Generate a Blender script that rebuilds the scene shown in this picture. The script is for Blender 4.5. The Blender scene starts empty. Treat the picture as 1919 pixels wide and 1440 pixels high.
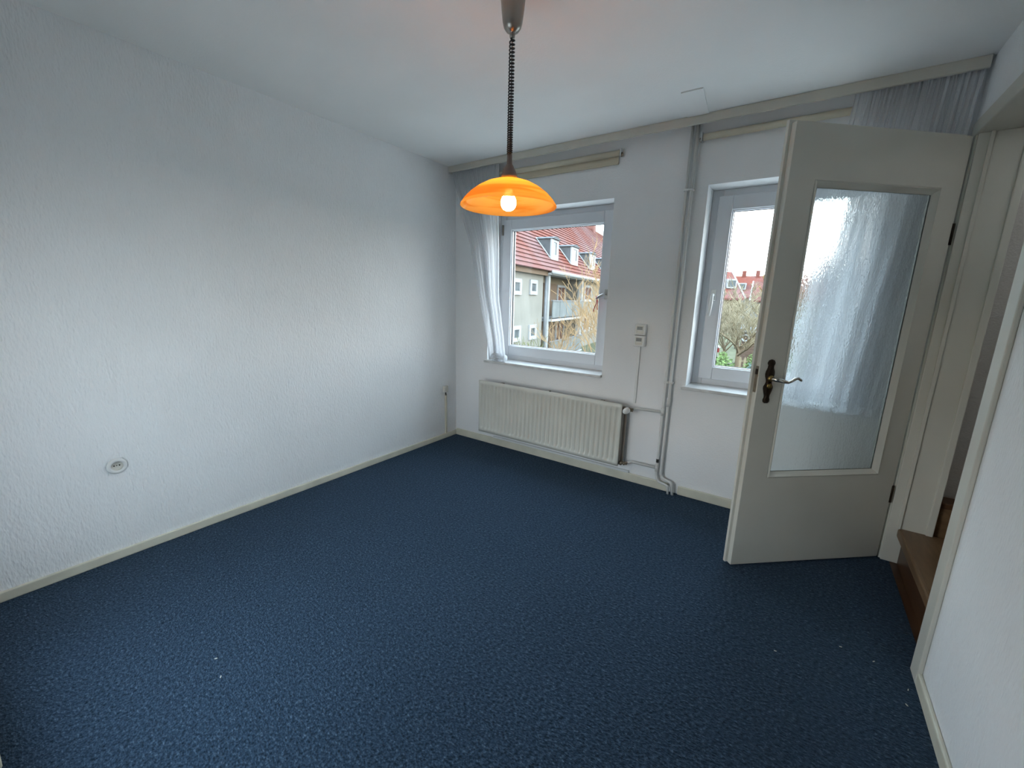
import bpy, bmesh, math, random
from mathutils import Vector, Matrix
random.seed(7)
scene = bpy.context.scene
COL = scene.collection
PI = math.pi

# ------------------------------------------------------------------ camera
CAM = Vector((2.5423, -2.7974, 1.2789))
YAW, PIT, ROL, FPX = -0.6005, -0.2067, 0.0265, 776.68
cam_d = bpy.data.cameras.new('camera')
cam_o = bpy.data.objects.new('camera', cam_d)
COL.objects.link(cam_o)
_f = Vector((math.sin(YAW)*math.cos(PIT), math.cos(YAW)*math.cos(PIT), math.sin(PIT)))
_r0 = Vector((math.cos(YAW), -math.sin(YAW), 0)); _u0 = _r0.cross(_f)
_r = _r0*math.cos(ROL) + _u0*math.sin(ROL); _u = -_r0*math.sin(ROL) + _u0*math.cos(ROL)
cam_o.matrix_world = Matrix(((_r.x, _u.x, -_f.x, CAM.x), (_r.y, _u.y, -_f.y, CAM.y), (_r.z, _u.z, -_f.z, CAM.z), (0, 0, 0, 1)))
cam_d.sensor_fit = 'HORIZONTAL'; cam_d.sensor_width = 36.0
cam_d.lens = FPX/1919*36.0
cam_d.clip_start = 0.02; cam_d.clip_end = 400
scene.camera = cam_o

# ------------------------------------------------------------------ world, light, exposure
world = bpy.data.worlds.new('evening_sky'); scene.world = world
world.use_nodes = True
wn = world.node_tree; wn.nodes.clear()
w_out = wn.nodes.new('ShaderNodeOutputWorld'); w_bg = wn.nodes.new('ShaderNodeBackground')
w_tc = wn.nodes.new('ShaderNodeTexCoord'); w_sep = wn.nodes.new('ShaderNodeSeparateXYZ'); w_ramp = wn.nodes.new('ShaderNodeValToRGB')
w_ramp.color_ramp.elements[0].position = 0.0; w_ramp.color_ramp.elements[0].color = (1.0, 0.90, 0.78, 1)
w_ramp.color_ramp.elements[1].position = 0.7; w_ramp.color_ramp.elements[1].color = (0.66, 0.84, 1.0, 1)
_e = w_ramp.color_ramp.elements.new(0.12); _e.color = (0.90, 0.95, 1.0, 1)
wn.links.new(w_tc.outputs['Generated'], w_sep.inputs[0]); wn.links.new(w_sep.outputs['Z'], w_ramp.inputs[0])
wn.links.new(w_ramp.outputs[0], w_bg.inputs['Color']); w_bg.inputs['Strength'].default_value = 11.9
wn.links.new(w_bg.outputs[0], w_out.inputs[0])

def portal(name, loc, rot, sx, sy):
    l = bpy.data.lights.new(name, 'AREA'); l.shape = 'RECTANGLE'; l.size = sx; l.size_y = sy
    l.cycles.is_portal = True
    o = bpy.data.objects.new(name, l); COL.objects.link(o); o.location = loc; o.rotation_euler = rot
# sky portals in the window openings (guide the sampling of the sky only)
portal('window_portal', (0.885, 0.30, 1.345), (-PI/2, 0, 0), 1.0, 1.15)
portal('window_portal', (2.39, 0.30, 1.345), (-PI/2, 0, 0), 0.78, 1.15)
portal('window_portal', (1.05, -2.95, 0.825), (PI/2, 0, 0), 1.0, 1.05)  # serves the window added behind the viewer

scene.view_settings.view_transform = 'Standard'
scene.view_settings.look = 'None'
scene.view_settings.gamma = 1.0
scene.view_settings.use_curve_mapping = False
scene.view_settings.exposure = 0.0
scene.cycles.max_bounces = 7
scene.cycles.diffuse_bounces = 5
scene.cycles.glossy_bounces = 3
scene.cycles.transmission_bounces = 6
scene.cycles.transparent_max_bounces = 12
scene.cycles.use_denoising = True
scene.cycles.caustics_reflective = False

# ------------------------------------------------------------------ helpers: materials
def srgb(r, g, b):
    f = lambda c: c/12.92 if c <= 0.04045 else ((c+0.055)/1.055)**2.4
    return (f(r/255), f(g/255), f(b/255), 1)
def nmat(name):
    m = bpy.data.materials.new(name); m.use_nodes = True
    nt = m.node_tree; b = nt.nodes['Principled BSDF']
    return m, nt, b
def N(nt, t, **kw):
    n = nt.nodes.new('ShaderNode'+t)
    for k, v in kw.items():
        if k in n.inputs: n.inputs[k].default_value = v
        else: setattr(n, k, v)
    return n
def mat(name, col, rough=0.5, metal=0.0, bump=0.0, bscale=40, var=0.0, vscale=6, stretch=(1, 1, 1), spec=0.5):
    """painted / plain material: base colour with a gentle noise variation and fine relief"""
    m, nt, b = nmat(name)
    b.inputs['Roughness'].default_value = rough; b.inputs['Metallic'].default_value = metal
    b.inputs['Specular IOR Level'].default_value = spec
    tc = N(nt, 'TexCoord'); mp = N(nt, 'Mapping'); mp.inputs['Scale'].default_value = stretch
    nt.links.new(tc.outputs['Object'], mp.inputs[0])
    ns = N(nt, 'TexNoise', Scale=vscale, Detail=2.0)
    nt.links.new(mp.outputs[0], ns.inputs['Vector'])
    rp = N(nt, 'ValToRGB')
    lo = tuple(c*(1-var) for c in col[:3])+(1,); hi = tuple(min(1, c*(1+var)) for c in col[:3])+(1,)
    rp.color_ramp.elements[0].position = 0.3; rp.color_ramp.elements[0].color = lo
    rp.color_ramp.elements[1].position = 0.7; rp.color_ramp.elements[1].color = hi
    nt.links.new(ns.outputs['Fac'], rp.inputs[0]); nt.links.new(rp.outputs[0], b.inputs['Base Color'])
    if bump:
        n2 = N(nt, 'TexNoise', Scale=bscale, Detail=3.0); bp = N(nt, 'Bump', Strength=bump, Distance=0.01)
        nt.links.new(mp.outputs[0], n2.inputs['Vector']); nt.links.new(n2.outputs['Fac'], bp.inputs['Height'])
        nt.links.new(bp.outputs[0], b.inputs['Normal'])
    return m

def wall_material(name, col, strength, scale=(1, 1, 1)):
    """white painted woodchip wallpaper with drawn-down relief"""
    m, nt, b = nmat(name)
    b.inputs['Roughness'].default_value = 0.75; b.inputs['Specular IOR Level'].default_value = 0.25
    tc = N(nt, 'TexCoord'); mp = N(nt, 'Mapping'); mp.inputs['Scale'].default_value = scale
    nt.links.new(tc.outputs['Object'], mp.inputs[0])
    n1 = N(nt, 'TexNoise', Scale=120.0, Detail=1.0, Roughness=0.6); n2 = N(nt, 'TexNoise', Scale=42.0, Detail=2.0, Roughness=0.6)
    v = N(nt, 'TexVoronoi', Scale=120.0)
    for q in (n1, n2, v): nt.links.new(mp.outputs[0], q.inputs['Vector'])
    a1 = N(nt, 'Math', operation='ADD'); a2 = N(nt, 'Math', operation='MULTIPLY_ADD'); a2.inputs[1].default_value = 0.5
    nt.links.new(n1.outputs['Fac'], a1.inputs[0]); nt.links.new(n2.outputs['Fac'], a1.inputs[1])
    nt.links.new(v.outputs['Distance'], a2.inputs[0]); nt.links.new(a1.outputs[0], a2.inputs[2])
    bp = N(nt, 'Bump', Strength=strength, Distance=0.006)
    nt.links.new(a2.outputs[0], bp.inputs['Height']); nt.links.new(bp.outputs[0], b.inputs['Normal'])
    # faint scuffs and age patches
    n3 = N(nt, 'TexNoise', Scale=1.7, Detail=3.0); rp = N(nt, 'ValToRGB')
    nt.links.new(tc.outputs['Object'], n3.inputs['Vector'])
    rp.color_ramp.elements[0].position = 0.35; rp.color_ramp.elements[0].color = tuple(c*0.955 for c in col[:3])+(1,)
    rp.color_ramp.elements[1].position = 0.65; rp.color_ramp.elements[1].color = col
    nt.links.new(n3.outputs['Fac'], rp.inputs[0]); nt.links.new(rp.outputs[0], b.inputs['Base Color'])
    return m

M = {}
M['wall'] = wall_material('white_wallpaper', (0.87, 0.88, 0.89, 1), 0.55, (1, 1, 0.36))
M['wall_fine'] = wall_material('white_window_wall_paint', (0.86, 0.86, 0.865, 1), 0.16, (1, 1, 0.8))
M['ceiling'] = wall_material('white_ceiling_paint', (0.87, 0.87, 0.86, 1), 0.10)
M['cream'] = mat('cream_gloss_paint', (0.66, 0.63, 0.52, 1), 0.4, var=0.08, vscale=9, bump=0.05, bscale=60)
M['pelmet'] = mat('cream_board', (0.60, 0.57, 0.50, 1), 0.45, var=0.05)
M['door'] = mat('aged_white_lacquer', (0.66, 0.64, 0.57, 1), 0.38, var=0.05, vscale=3)
M['upvc'] = mat('white_plastic_frame', (0.66, 0.67, 0.70, 1), 0.32, var=0.02)
M['metalgrey'] = mat('brushed_metal', (0.42, 0.41, 0.40, 1), 0.35, metal=1.0, var=0.1, vscale=30)
M['pewter'] = mat('warm_pewter', (0.20, 0.17, 0.15, 1), 0.45, metal=0.75, var=0.1, vscale=30)
M['steel'] = mat('satin_steel_canopy', (0.34, 0.31, 0.28, 1), 0.33, metal=1.0, var=0.1, vscale=4)
M['blackcord'] = mat('black_coiled_cable', (0.012, 0.010, 0.010, 1), 0.5)
M['dark'] = mat('dark_gap', (0.02, 0.02, 0.02, 1), 0.7)
M['radiator'] = mat('radiator_enamel', (0.62, 0.61, 0.55, 1), 0.35, var=0.05, vscale=5)
M['radiator_side'] = mat('radiator_gap_shade', (0.30, 0.265, 0.23, 1), 0.5, var=0.15, vscale=7)  # dark brown-grey puts the shade between the panels into the colour
M['fin_grey'] = mat('gap_shade_fins', (0.08, 0.075, 0.07, 1), 0.8)  # near-black tone paints the shade inside the convector gap
M['pipe'] = mat('painted_pipe', (0.68, 0.67, 0.65, 1), 0.4, var=0.05)
M['plastic'] = mat('white_plastic', (0.74, 0.74, 0.73, 1), 0.35, var=0.02)
M['beigeplastic'] = mat('old_beige_plastic', (0.66, 0.64, 0.58, 1), 0.35, var=0.03)
M['lcd'] = mat('grey_display', (0.16, 0.17, 0.18, 1), 0.25, var=0.1, vscale=60)
M['brass'] = mat('aged_brass', (0.30, 0.22, 0.08, 1), 0.32, metal=1.0, var=0.25, vscale=40)
M['oldbronze'] = mat('dark_bronze', (0.035, 0.022, 0.014, 1), 0.38, metal=0.6, var=0.3, vscale=40)
M['chrome'] = mat('worn_steel_lever', (0.55, 0.52, 0.46, 1), 0.22, metal=1.0, var=0.15, vscale=40)
M['red'] = mat('red_ribbon', (0.55, 0.03, 0.06, 1), 0.7)
M['marble'] = mat('grey_marble_sill', (0.62, 0.61, 0.60, 1), 0.3, var=0.14, vscale=18, stretch=(1, 2, 2))
M['blind'] = mat('beige_blind_cloth', (0.58, 0.52, 0.40, 1), 0.8, var=0.06, bump=0.1, bscale=300)
M['blindtube'] = mat('cream_blind_roll', (0.66, 0.60, 0.47, 1), 0.7, var=0.05)
M['rust'] = mat('dull_bracket_metal', (0.28, 0.23, 0.17, 1), 0.5, metal=0.6, var=0.2, vscale=60)
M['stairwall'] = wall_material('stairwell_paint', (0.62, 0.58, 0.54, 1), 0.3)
M['lint'] = mat('pale_paper_crumb', (0.6, 0.6, 0.55, 1), 0.8)

# carpet ------------------------------------------------
def carpet_material():
    m, nt, b = nmat('navy_loop_carpet')
    b.inputs['Roughness'].default_value = 0.95; b.inputs['Specular IOR Level'].default_value = 0.08
    tc = N(nt, 'TexCoord'); mp = N(nt, 'Mapping'); mp.inputs['Scale'].default_value = (0.7, 1.2, 1); mp.inputs['Rotation'].default_value = (0, 0, 0.1)
    nt.links.new(tc.outputs['Object'], mp.inputs[0])
    v = N(nt, 'TexVoronoi', Scale=150.0); n = N(nt, 'TexNoise', Scale=105.0, Detail=4.0, Roughness=0.75); n2 = N(nt, 'TexNoise', Scale=1.6, Detail=3.0)
    for q in (v, n): nt.links.new(mp.outputs[0], q.inputs['Vector'])
    nt.links.new(tc.outputs['Object'], n2.inputs['Vector'])
    rp = N(nt, 'ValToRGB'); r = rp.color_ramp
    r.elements[0].position = 0.33; r.elements[0].color = (0.007, 0.016, 0.029, 1)
    r.elements[1].position = 0.75; r.elements[1].color = (0.17, 0.24, 0.32, 1)
    e = r.elements.new(0.55); e.color = (0.038, 0.069, 0.115, 1)
    nt.links.new(n.outputs['Fac'], rp.inputs[0])
    mx = N(nt, 'MixRGB', blend_type='MULTIPLY'); mx.inputs[0].default_value = 0.25
    nt.links.new(rp.outputs[0], mx.inputs[1]); nt.links.new(n2.outputs['Fac'], mx.inputs[2])
    nt.links.new(mx.outputs[0], b.inputs['Base Color'])
    ad = N(nt, 'Math', operation='ADD'); nt.links.new(v.outputs['Distance'], ad.inputs[0]); nt.links.new(n.outputs['Fac'], ad.inputs[1])
    bp = N(nt, 'Bump', Strength=0.9, Distance=0.008); nt.links.new(ad.outputs[0], bp.inputs['Height']); nt.links.new(bp.outputs[0], b.inputs['Normal'])
    b.inputs['Sheen Weight'].default_value = 0.15; b.inputs['Sheen Tint'].default_value = (0.35, 0.5, 0.7, 1)
    return m
M['carpet'] = carpet_material()

def glass_material():
    m = bpy.data.materials.new('clear_window_glass'); m.use_nodes = True; nt = m.node_tree; nt.nodes.clear()
    o = N(nt, 'OutputMaterial'); t = N(nt, 'BsdfTransparent'); g = N(nt, 'BsdfGlossy', Roughness=0.02); mx = N(nt, 'MixShader')
    t.inputs['Color'].default_value = (0.95, 0.97, 0.965, 1)
    mx.inputs[0].default_value = 0.045
    nt.links.new(t.outputs[0], mx.inputs[1]); nt.links.new(g.outputs[0], mx.inputs[2]); nt.links.new(mx.outputs[0], o.inputs[0])
    return m
M['glass'] = glass_material()

def rippled_glass():
    """ornamental cast glass: hammered surface, soft vertical flow"""
    m = bpy.data.materials.new('rippled_door_glass'); m.use_nodes = True; nt = m.node_tree; nt.nodes.clear()
    o = N(nt, 'OutputMaterial')
    tc = N(nt, 'TexCoord'); mp = N(nt, 'Mapping'); mp.inputs['Scale'].default_value = (1, 1, 0.55)
    nt.links.new(tc.outputs['Object'], mp.inputs[0])
    n1 = N(nt, 'TexNoise', Scale=130.0, Detail=1.0); nt.links.new(mp.outputs[0], n1.inputs['Vector'])
    n2 = N(nt, 'TexNoise', Scale=42.0, Detail=1.0); mp2 = N(nt, 'Mapping'); mp2.inputs['Scale'].default_value = (1, 1, 0.16)
    nt.links.new(tc.outputs['Object'], mp2.inputs[0]); nt.links.new(mp2.outputs[0], n2.inputs['Vector'])
    b1 = N(nt, 'Bump', Strength=0.24, Distance=0.005); nt.links.new(n1.outputs['Fac'], b1.inputs['Height'])
    b2 = N(nt, 'Bump', Strength=0.10, Distance=0.012); nt.links.new(n2.outputs['Fac'], b2.inputs['Height']); nt.links.new(b1.outputs[0], b2.inputs['Normal'])
    rf = N(nt, 'BsdfRefraction', Roughness=0.03, IOR=1.30); rf.inputs['Color'].default_value = (0.93, 0.97, 0.98, 1)
    gl = N(nt, 'BsdfGlossy', Roughness=0.12)
    tr = N(nt, 'BsdfTransparent')
    nt.links.new(b2.outputs[0], rf.inputs['Normal']); nt.links.new(b2.outputs[0], gl.inputs['Normal'])
    m1 = N(nt, 'MixShader'); m1.inputs[0].default_value = 0.05
    nt.links.new(rf.outputs[0], m1.inputs[1]); nt.links.new(gl.outputs[0], m1.inputs[2])
    m2 = N(nt, 'MixShader'); m2.inputs[0].default_value = 0.12
    nt.links.new(m1.outputs[0], m2.inputs[1]); nt.links.new(tr.outputs[0], m2.inputs[2])
    nt.links.new(m2.outputs[0], o.inputs[0])
    return m
M['ripple'] = rippled_glass()

def sheer_material():
    m = bpy.data.materials.new('white_voile'); m.use_nodes = True; nt = m.node_tree; nt.nodes.clear()
    o = N(nt, 'OutputMaterial'); d = N(nt, 'BsdfDiffuse'); t = N(nt, 'BsdfTranslucent'); tr = N(nt, 'BsdfTransparent')
    d.inputs['Color'].default_value = (0.84, 0.84, 0.85, 1); t.inputs['Color'].default_value = (0.84, 0.85, 0.88, 1)
    a = N(nt, 'MixShader'); a.inputs[0].default_value = 0.45; b = N(nt, 'MixShader')
    tc = N(nt, 'TexCoord'); w = N(nt, 'TexNoise', Scale=420.0, Detail=1.0); nt.links.new(tc.outputs['Object'], w.inputs['Vector'])
    r = N(nt, 'MapRange'); r.inputs['To Min'].default_value = 0.12; r.inputs['To Max'].default_value = 0.38
    nt.links.new(w.outputs['Fac'], r.inputs['Value']); nt.links.new(r.outputs[0], b.inputs[0])
    nt.links.new(d.outputs[0], a.inputs[1]); nt.links.new(t.outputs[0], a.inputs[2])
    nt.links.new(a.outputs[0], b.inputs[1]); nt.links.new(tr.outputs[0], b.inputs[2]); nt.links.new(b.outputs[0], o.inputs[0])
    return m
M['voile'] = sheer_material()

def shade_material():
    m = bpy.data.materials.new('amber_alabaster_glass'); m.use_nodes = True; nt = m.node_tree; nt.nodes.clear()
    o = N(nt, 'OutputMaterial'); tc = N(nt, 'TexCoord'); mp = N(nt, 'Mapping'); mp.inputs['Scale'].default_value = (2.2, 2.2, 30)
    mp.inputs['Rotation'].default_value = (0.12, 0.08, 0)
    nt.links.new(tc.outputs['Object'], mp.inputs[0])
    n = N(nt, 'TexNoise', Scale=1.6, Detail=3.0, Distortion=0.6); nt.links.new(mp.outputs[0], n.inputs['Vector'])
    rp = N(nt, 'ValToRGB'); r = rp.color_ramp
    r.elements[0].position = 0.36; r.elements[0].color = (0.90, 0.40, 0.06, 1)
    r.elements[1].position = 0.50; r.elements[1].color = (1.0, 0.60, 0.17, 1)
    nt.links.new(n.outputs['Fac'], rp.inputs[0])
    t = N(nt, 'BsdfTranslucent'); d = N(nt, 'BsdfDiffuse'); g = N(nt, 'BsdfGlossy', Roughness=0.15); tr = N(nt, 'BsdfTransparent')
    nt.links.new(rp.outputs[0], t.inputs['Color']); nt.links.new(rp.outputs[0], d.inputs['Color'])
    tr.inputs['Color'].default_value = (1, 0.72, 0.45, 1)
    a = N(nt, 'MixShader'); a.inputs[0].default_value = 0.25; nt.links.new(t.outputs[0], a.inputs[1]); nt.links.new(d.outputs[0], a.inputs[2])
    b = N(nt, 'MixShader'); b.inputs[0].default_value = 0.04; nt.links.new(a.outputs[0], b.inputs[1]); nt.links.new(g.outputs[0], b.inputs[2])
    c = N(nt, 'MixShader'); c.inputs[0].default_value = 0.10; nt.links.new(b.outputs[0], c.inputs[1]); nt.links.new(tr.outputs[0], c.inputs[2])
    nt.links.new(c.outputs[0], o.inputs[0])
    return m
M['shade'] = shade_material()
m, nt, b = nmat('lit_bulb'); b.inputs['Base Color'].default_value = (1, 0.9, 0.7, 1)
b.inputs['Emission Color'].default_value = (1.0, 0.78, 0.48, 1); b.inputs['Emission Strength'].default_value = 70.0
M['bulb'] = m

def wood_material(name, c1, c2, scale=(3, 30, 30)):
    m, nt, b = nmat(name); b.inputs['Roughness'].default_value = 0.42
    tc = N(nt, 'TexCoord'); mp = N(nt, 'Mapping'); mp.inputs['Scale'].default_value = scale
    nt.links.new(tc.outputs['Object'], mp.inputs[0]); n = N(nt, 'TexNoise', Scale=1.5, Detail=5.0, Distortion=0.4)
    nt.links.new(mp.outputs[0], n.inputs['Vector']); rp = N(nt, 'ValToRGB')
    rp.color_ramp.elements[0].position = 0.3; rp.color_ramp.elements[0].color = c1
    rp.color_ramp.elements[1].position = 0.7; rp.color_ramp.elements[1].color = c2
    nt.links.new(n.outputs['Fac'], rp.inputs[0]); nt.links.new(rp.outputs[0], b.inputs['Base Color'])
    return m
M['tread'] = wood_material('worn_oak_tread', (0.13, 0.070, 0.032, 1), (0.21, 0.125, 0.062, 1), (20, 3, 20))
M['riser'] = wood_material('dark_stained_riser', (0.06, 0.024, 0.010, 1), (0.10, 0.045, 0.018, 1), (20, 3, 20))
M['hallfloor'] = wood_material('hall_boards', (0.22, 0.14, 0.08, 1), (0.32, 0.21, 0.12, 1), (20, 2, 20))

# outside materials
M['plaster'] = mat('pale_rendered_facade', (0.155, 0.150, 0.132, 1), 0.9, var=0.10, vscale=0.9, spec=0.08)
M['plaster2'] = mat('cream_rendered_loggia', (0.165, 0.140, 0.100, 1), 0.9, var=0.12, vscale=1.2, spec=0.08)
M['tile'] = mat('red_clay_roof_tiles', (0.1100, 0.0396, 0.0303, 1), 0.8, var=0.4, vscale=1.1, stretch=(0.35, 1, 1), spec=0.08)
def tile_material():
    m, nt, b = nmat('red_clay_roof_tiles'); b.inputs['Roughness'].default_value = 0.85; b.inputs['Specular IOR Level'].default_value = 0.08
    tc = N(nt, 'TexCoord'); n = N(nt, 'TexNoise', Scale=0.16, Detail=4.0, Roughness=0.65); n2 = N(nt, 'TexNoise', Scale=3.0, Detail=3.0)
    nt.links.new(tc.outputs['Object'], n.inputs['Vector']); nt.links.new(tc.outputs['Object'], n2.inputs['Vector'])
    rp = N(nt, 'ValToRGB'); r = rp.color_ramp
    r.elements[0].position = 0.40; r.elements[0].color = (0.115, 0.036, 0.026, 1); r.elements[1].position = 0.62; r.elements[1].color = (0.125, 0.075, 0.074, 1)  # grey-pink tone stands in for light reflected by the tiles
    nt.links.new(n.outputs['Fac'], rp.inputs[0])
    mx = N(nt, 'MixRGB', blend_type='OVERLAY'); mx.inputs[0].default_value = 0.35; nt.links.new(rp.outputs[0], mx.inputs[1]); nt.links.new(n2.outputs['Fac'], mx.inputs[2])
    nt.links.new(mx.outputs[0], b.inputs['Base Color'])
    w = N(nt, 'TexWave', Scale=1.6); w.bands_direction = 'X'; nt.links.new(tc.outputs['Object'], w.inputs['Vector'])
    bp = N(nt, 'Bump', Strength=0.5, Distance=0.05); nt.links.new(w.outputs['Fac'], bp.inputs['Height']); nt.links.new(bp.outputs[0], b.inputs['Normal'])
    return m
M['tile'] = tile_material()
M['tile_far'] = mat('pink_far_roof_tiles', (0.1155, 0.0550, 0.0468, 1), 0.8, var=0.3, vscale=1.3, spec=0.08)
M['slate'] = mat('grey_slate_cheek', (0.0633, 0.0688, 0.0743, 1), 0.7, var=0.2, vscale=3, spec=0.08)
M['outwhite'] = mat('white_outdoor_paint', (0.235, 0.245, 0.250, 1), 0.6, var=0.05, spec=0.08)
M['outglass'] = mat('dull_far_pane', (0.060, 0.070, 0.075, 1), 0.15, var=0.3, vscale=2, spec=0.08)
M['redcurtain'] = mat('rusty_far_pane', (0.0935, 0.0468, 0.0330, 1), 0.3, var=0.3, vscale=2, spec=0.08)
M['zinc'] = mat('zinc_gutter', (0.12, 0.13, 0.14, 1), 0.45, metal=0.2, var=0.1, spec=0.08)
M['fascia'] = mat('tan_fascia_board', (0.1100, 0.0770, 0.0523, 1), 0.7, var=0.1, spec=0.08)
M['parapet'] = mat('grey_balcony_panel', (0.1045, 0.1155, 0.1155, 1), 0.6, var=0.15, vscale=1.5, spec=0.08)
M['bark'] = mat('pale_winter_bark', (0.1100, 0.0853, 0.0550, 1), 0.9, var=0.25, vscale=8, spec=0.08)
M['twig_tan'] = mat('tan_bare_twigs', (0.23, 0.155, 0.082, 1), 0.9, var=0.3, vscale=4, spec=0.08)
M['twig_grey'] = mat('straw_grey_twigs', (0.20, 0.172, 0.115, 1), 0.9, var=0.25, vscale=4, spec=0.08)
M['twig_green'] = mat('yellow_green_shoots', (0.0825, 0.0880, 0.0275, 1), 0.9, var=0.3, vscale=6, spec=0.08)
M['leaf'] = mat('green_hedge_leaves', (0.075, 0.115, 0.04, 1), 0.7, var=0.5, vscale=5, spec=0.08)
M['leaf2'] = mat('blue_green_juniper', (0.065, 0.095, 0.085, 1), 0.7, var=0.5, vscale=5, spec=0.08)
M['leaf3'] = mat('orange_far_foliage', (0.19, 0.115, 0.05, 1), 0.8, var=0.4, vscale=1, spec=0.08)
M['lawn'] = mat('dull_lawn', (0.065, 0.068, 0.042, 1), 0.95, var=0.4, vscale=1.5, spec=0.08)
M['paving'] = mat('concrete_bounce_paving', (0.34, 0.33, 0.31, 1), 0.9, var=0.12, vscale=2)  # pale surface added out of view to bounce daylight indoors
M['shedwood'] = wood_material('weathered_shed_boards', (0.045, 0.026, 0.017, 1), (0.08, 0.05, 0.034, 1), (2, 20, 20))
M['ornament_red'] = mat('red_garden_ornament', (0.1430, 0.0165, 0.0165, 1), 0.6, spec=0.08)

# ------------------------------------------------------------------ helpers: meshes
class MB:
    def __init__(s): s.v = []; s.f = []; s.sm = []
    def add(s, vs, fs, smooth=False):
        o = len(s.v); s.v += [tuple(v) for v in vs]; s.f += [tuple(i+o for i in f) for f in fs]; s.sm += [smooth]*len(fs); return s
    def box(s, x0, x1, y0, y1, z0, z1):
        x0, x1 = sorted((x0, x1)); y0, y1 = sorted((y0, y1)); z0, z1 = sorted((z0, z1))
        return s.add([(x0,y0,z0),(x1,y0,z0),(x1,y1,z0),(x0,y1,z0),(x0,y0,z1),(x1,y0,z1),(x1,y1,z1),(x0,y1,z1)],
                     [(0,3,2,1),(4,5,6,7),(0,1,5,4),(1,2,6,5),(2,3,7,6),(3,0,4,7)])
    def quadring(s, outer, inner):
        """faces between two loops of equal length"""
        n = len(outer); return s.add(list(outer)+list(inner), [(i, (i+1) % n, n+(i+1) % n, n+i) for i in range(n)])
    def tube(s, pts, rad, n=8, caps=True):
        pts = [Vector(p) for p in pts]; R = rad if hasattr(rad, '__len__') else [rad]*len(pts)
        vs = []; prev = None
        for i, p in enumerate(pts):
            if i == 0: t = pts[1]-p
            elif i == len(pts)-1: t = p-pts[i-1]
            else: t = (pts[i+1]-p).normalized()+(p-pts[i-1]).normalized()
            if t.length < 1e-9: t = Vector((0, 0, 1))
            t.normalize()
            if prev is None:
                a = t.orthogonal().normalized()
            else:
                a = prev-t*prev.dot(t)
                a = a.normalized() if a.length > 1e-6 else t.orthogonal().normalized()
            prev = a; b = t.cross(a)
            vs += [p+(a*math.cos(2*PI*k/n)+b*math.sin(2*PI*k/n))*R[i] for k in range(n)]
        fs = [(i*n+k, i*n+(k+1) % n, (i+1)*n+(k+1) % n, (i+1)*n+k) for i in range(len(pts)-1) for k in range(n)]
        if caps: fs += [tuple(range(n-1, -1, -1)), tuple((len(pts)-1)*n+k for k in range(n))]
        return s.add(vs, fs, True)
    def lathe(s, prof, c=(0, 0, 0), n=32, axis='z'):
        """prof: list of (radius, height); open profile"""
        vs = []
        for r, h in prof:
            for k in range(n):
                a = 2*PI*k/n; x, y = r*math.cos(a), r*math.sin(a)
                p = {'z': (x, y, h), 'x': (h, x, y), 'y': (x, h, y)}[axis]
                vs.append((p[0]+c[0], p[1]+c[1], p[2]+c[2]))
        fs = [(i*n+k, i*n+(k+1) % n, (i+1)*n+(k+1) % n, (i+1)*n+k) for i in range(len(prof)-1) for k in range(n)]
        return s.add(vs, fs, True)
    def prism(s, poly, d):
        """poly: planar 3-D polygon, extruded by vector d"""
        n = len(poly); d = Vector(d); a = [Vector(p) for p in poly]
        return s.add(a+[p+d for p in a], [tuple(range(n-1, -1, -1)), tuple(range(n, 2*n))]+[(i, (i+1) % n, n+(i+1) % n, n+i) for i in range(n)])
    def grid(s, fn, nu, nv, smooth=True):
        vs = [fn(i/nu, j/nv) for j in range(nv+1) for i in range(nu+1)]
        return s.add(vs, [(j*(nu+1)+i, j*(nu+1)+i+1, (j+1)*(nu+1)+i+1, (j+1)*(nu+1)+i) for j in range(nv) for i in range(nu)], smooth)
    def build(s, name, m, parent=None, bevel=0.0, seg=2, solid=0.0, fix=True):
        me = bpy.data.meshes.new(name); me.from_pydata(s.v, [], s.f); me.update()
        me.polygons.foreach_set('use_smooth', s.sm)
        if fix:
            bm = bmesh.new(); bm.from_mesh(me); bmesh.ops.recalc_face_normals(bm, faces=bm.faces); bm.to_mesh(me); bm.free()
        me.materials.append(M[m] if isinstance(m, str) else m)
        o = bpy.data.objects.new(name, me); COL.objects.link(o)
        if parent is not None: o.parent = parent
        if bevel:
            md = o.modifiers.new('edge', 'BEVEL'); md.width = bevel; md.segments = seg; md.limit_method = 'ANGLE'; md.angle_limit = 0.6
        if solid:
            md = o.modifiers.new('thickness', 'SOLIDIFY'); md.thickness = solid; md.offset = 0
        return o
def tag(o, label, cat, group=None, kind=None):
    o['label'] = label; o['category'] = cat
    if group: o['group'] = group
    if kind: o['kind'] = kind
    return o
def thing(name, label, cat, loc=(0, 0, 0), rz=0.0, group=None, kind=None):
    o = bpy.data.objects.new(name, None); COL.objects.link(o); o.location = loc; o.rotation_euler = (0, 0, rz); o.empty_display_size = 0.05
    return tag(o, label, cat, group, kind)
def box(*a): return MB().box(*a)

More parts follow.
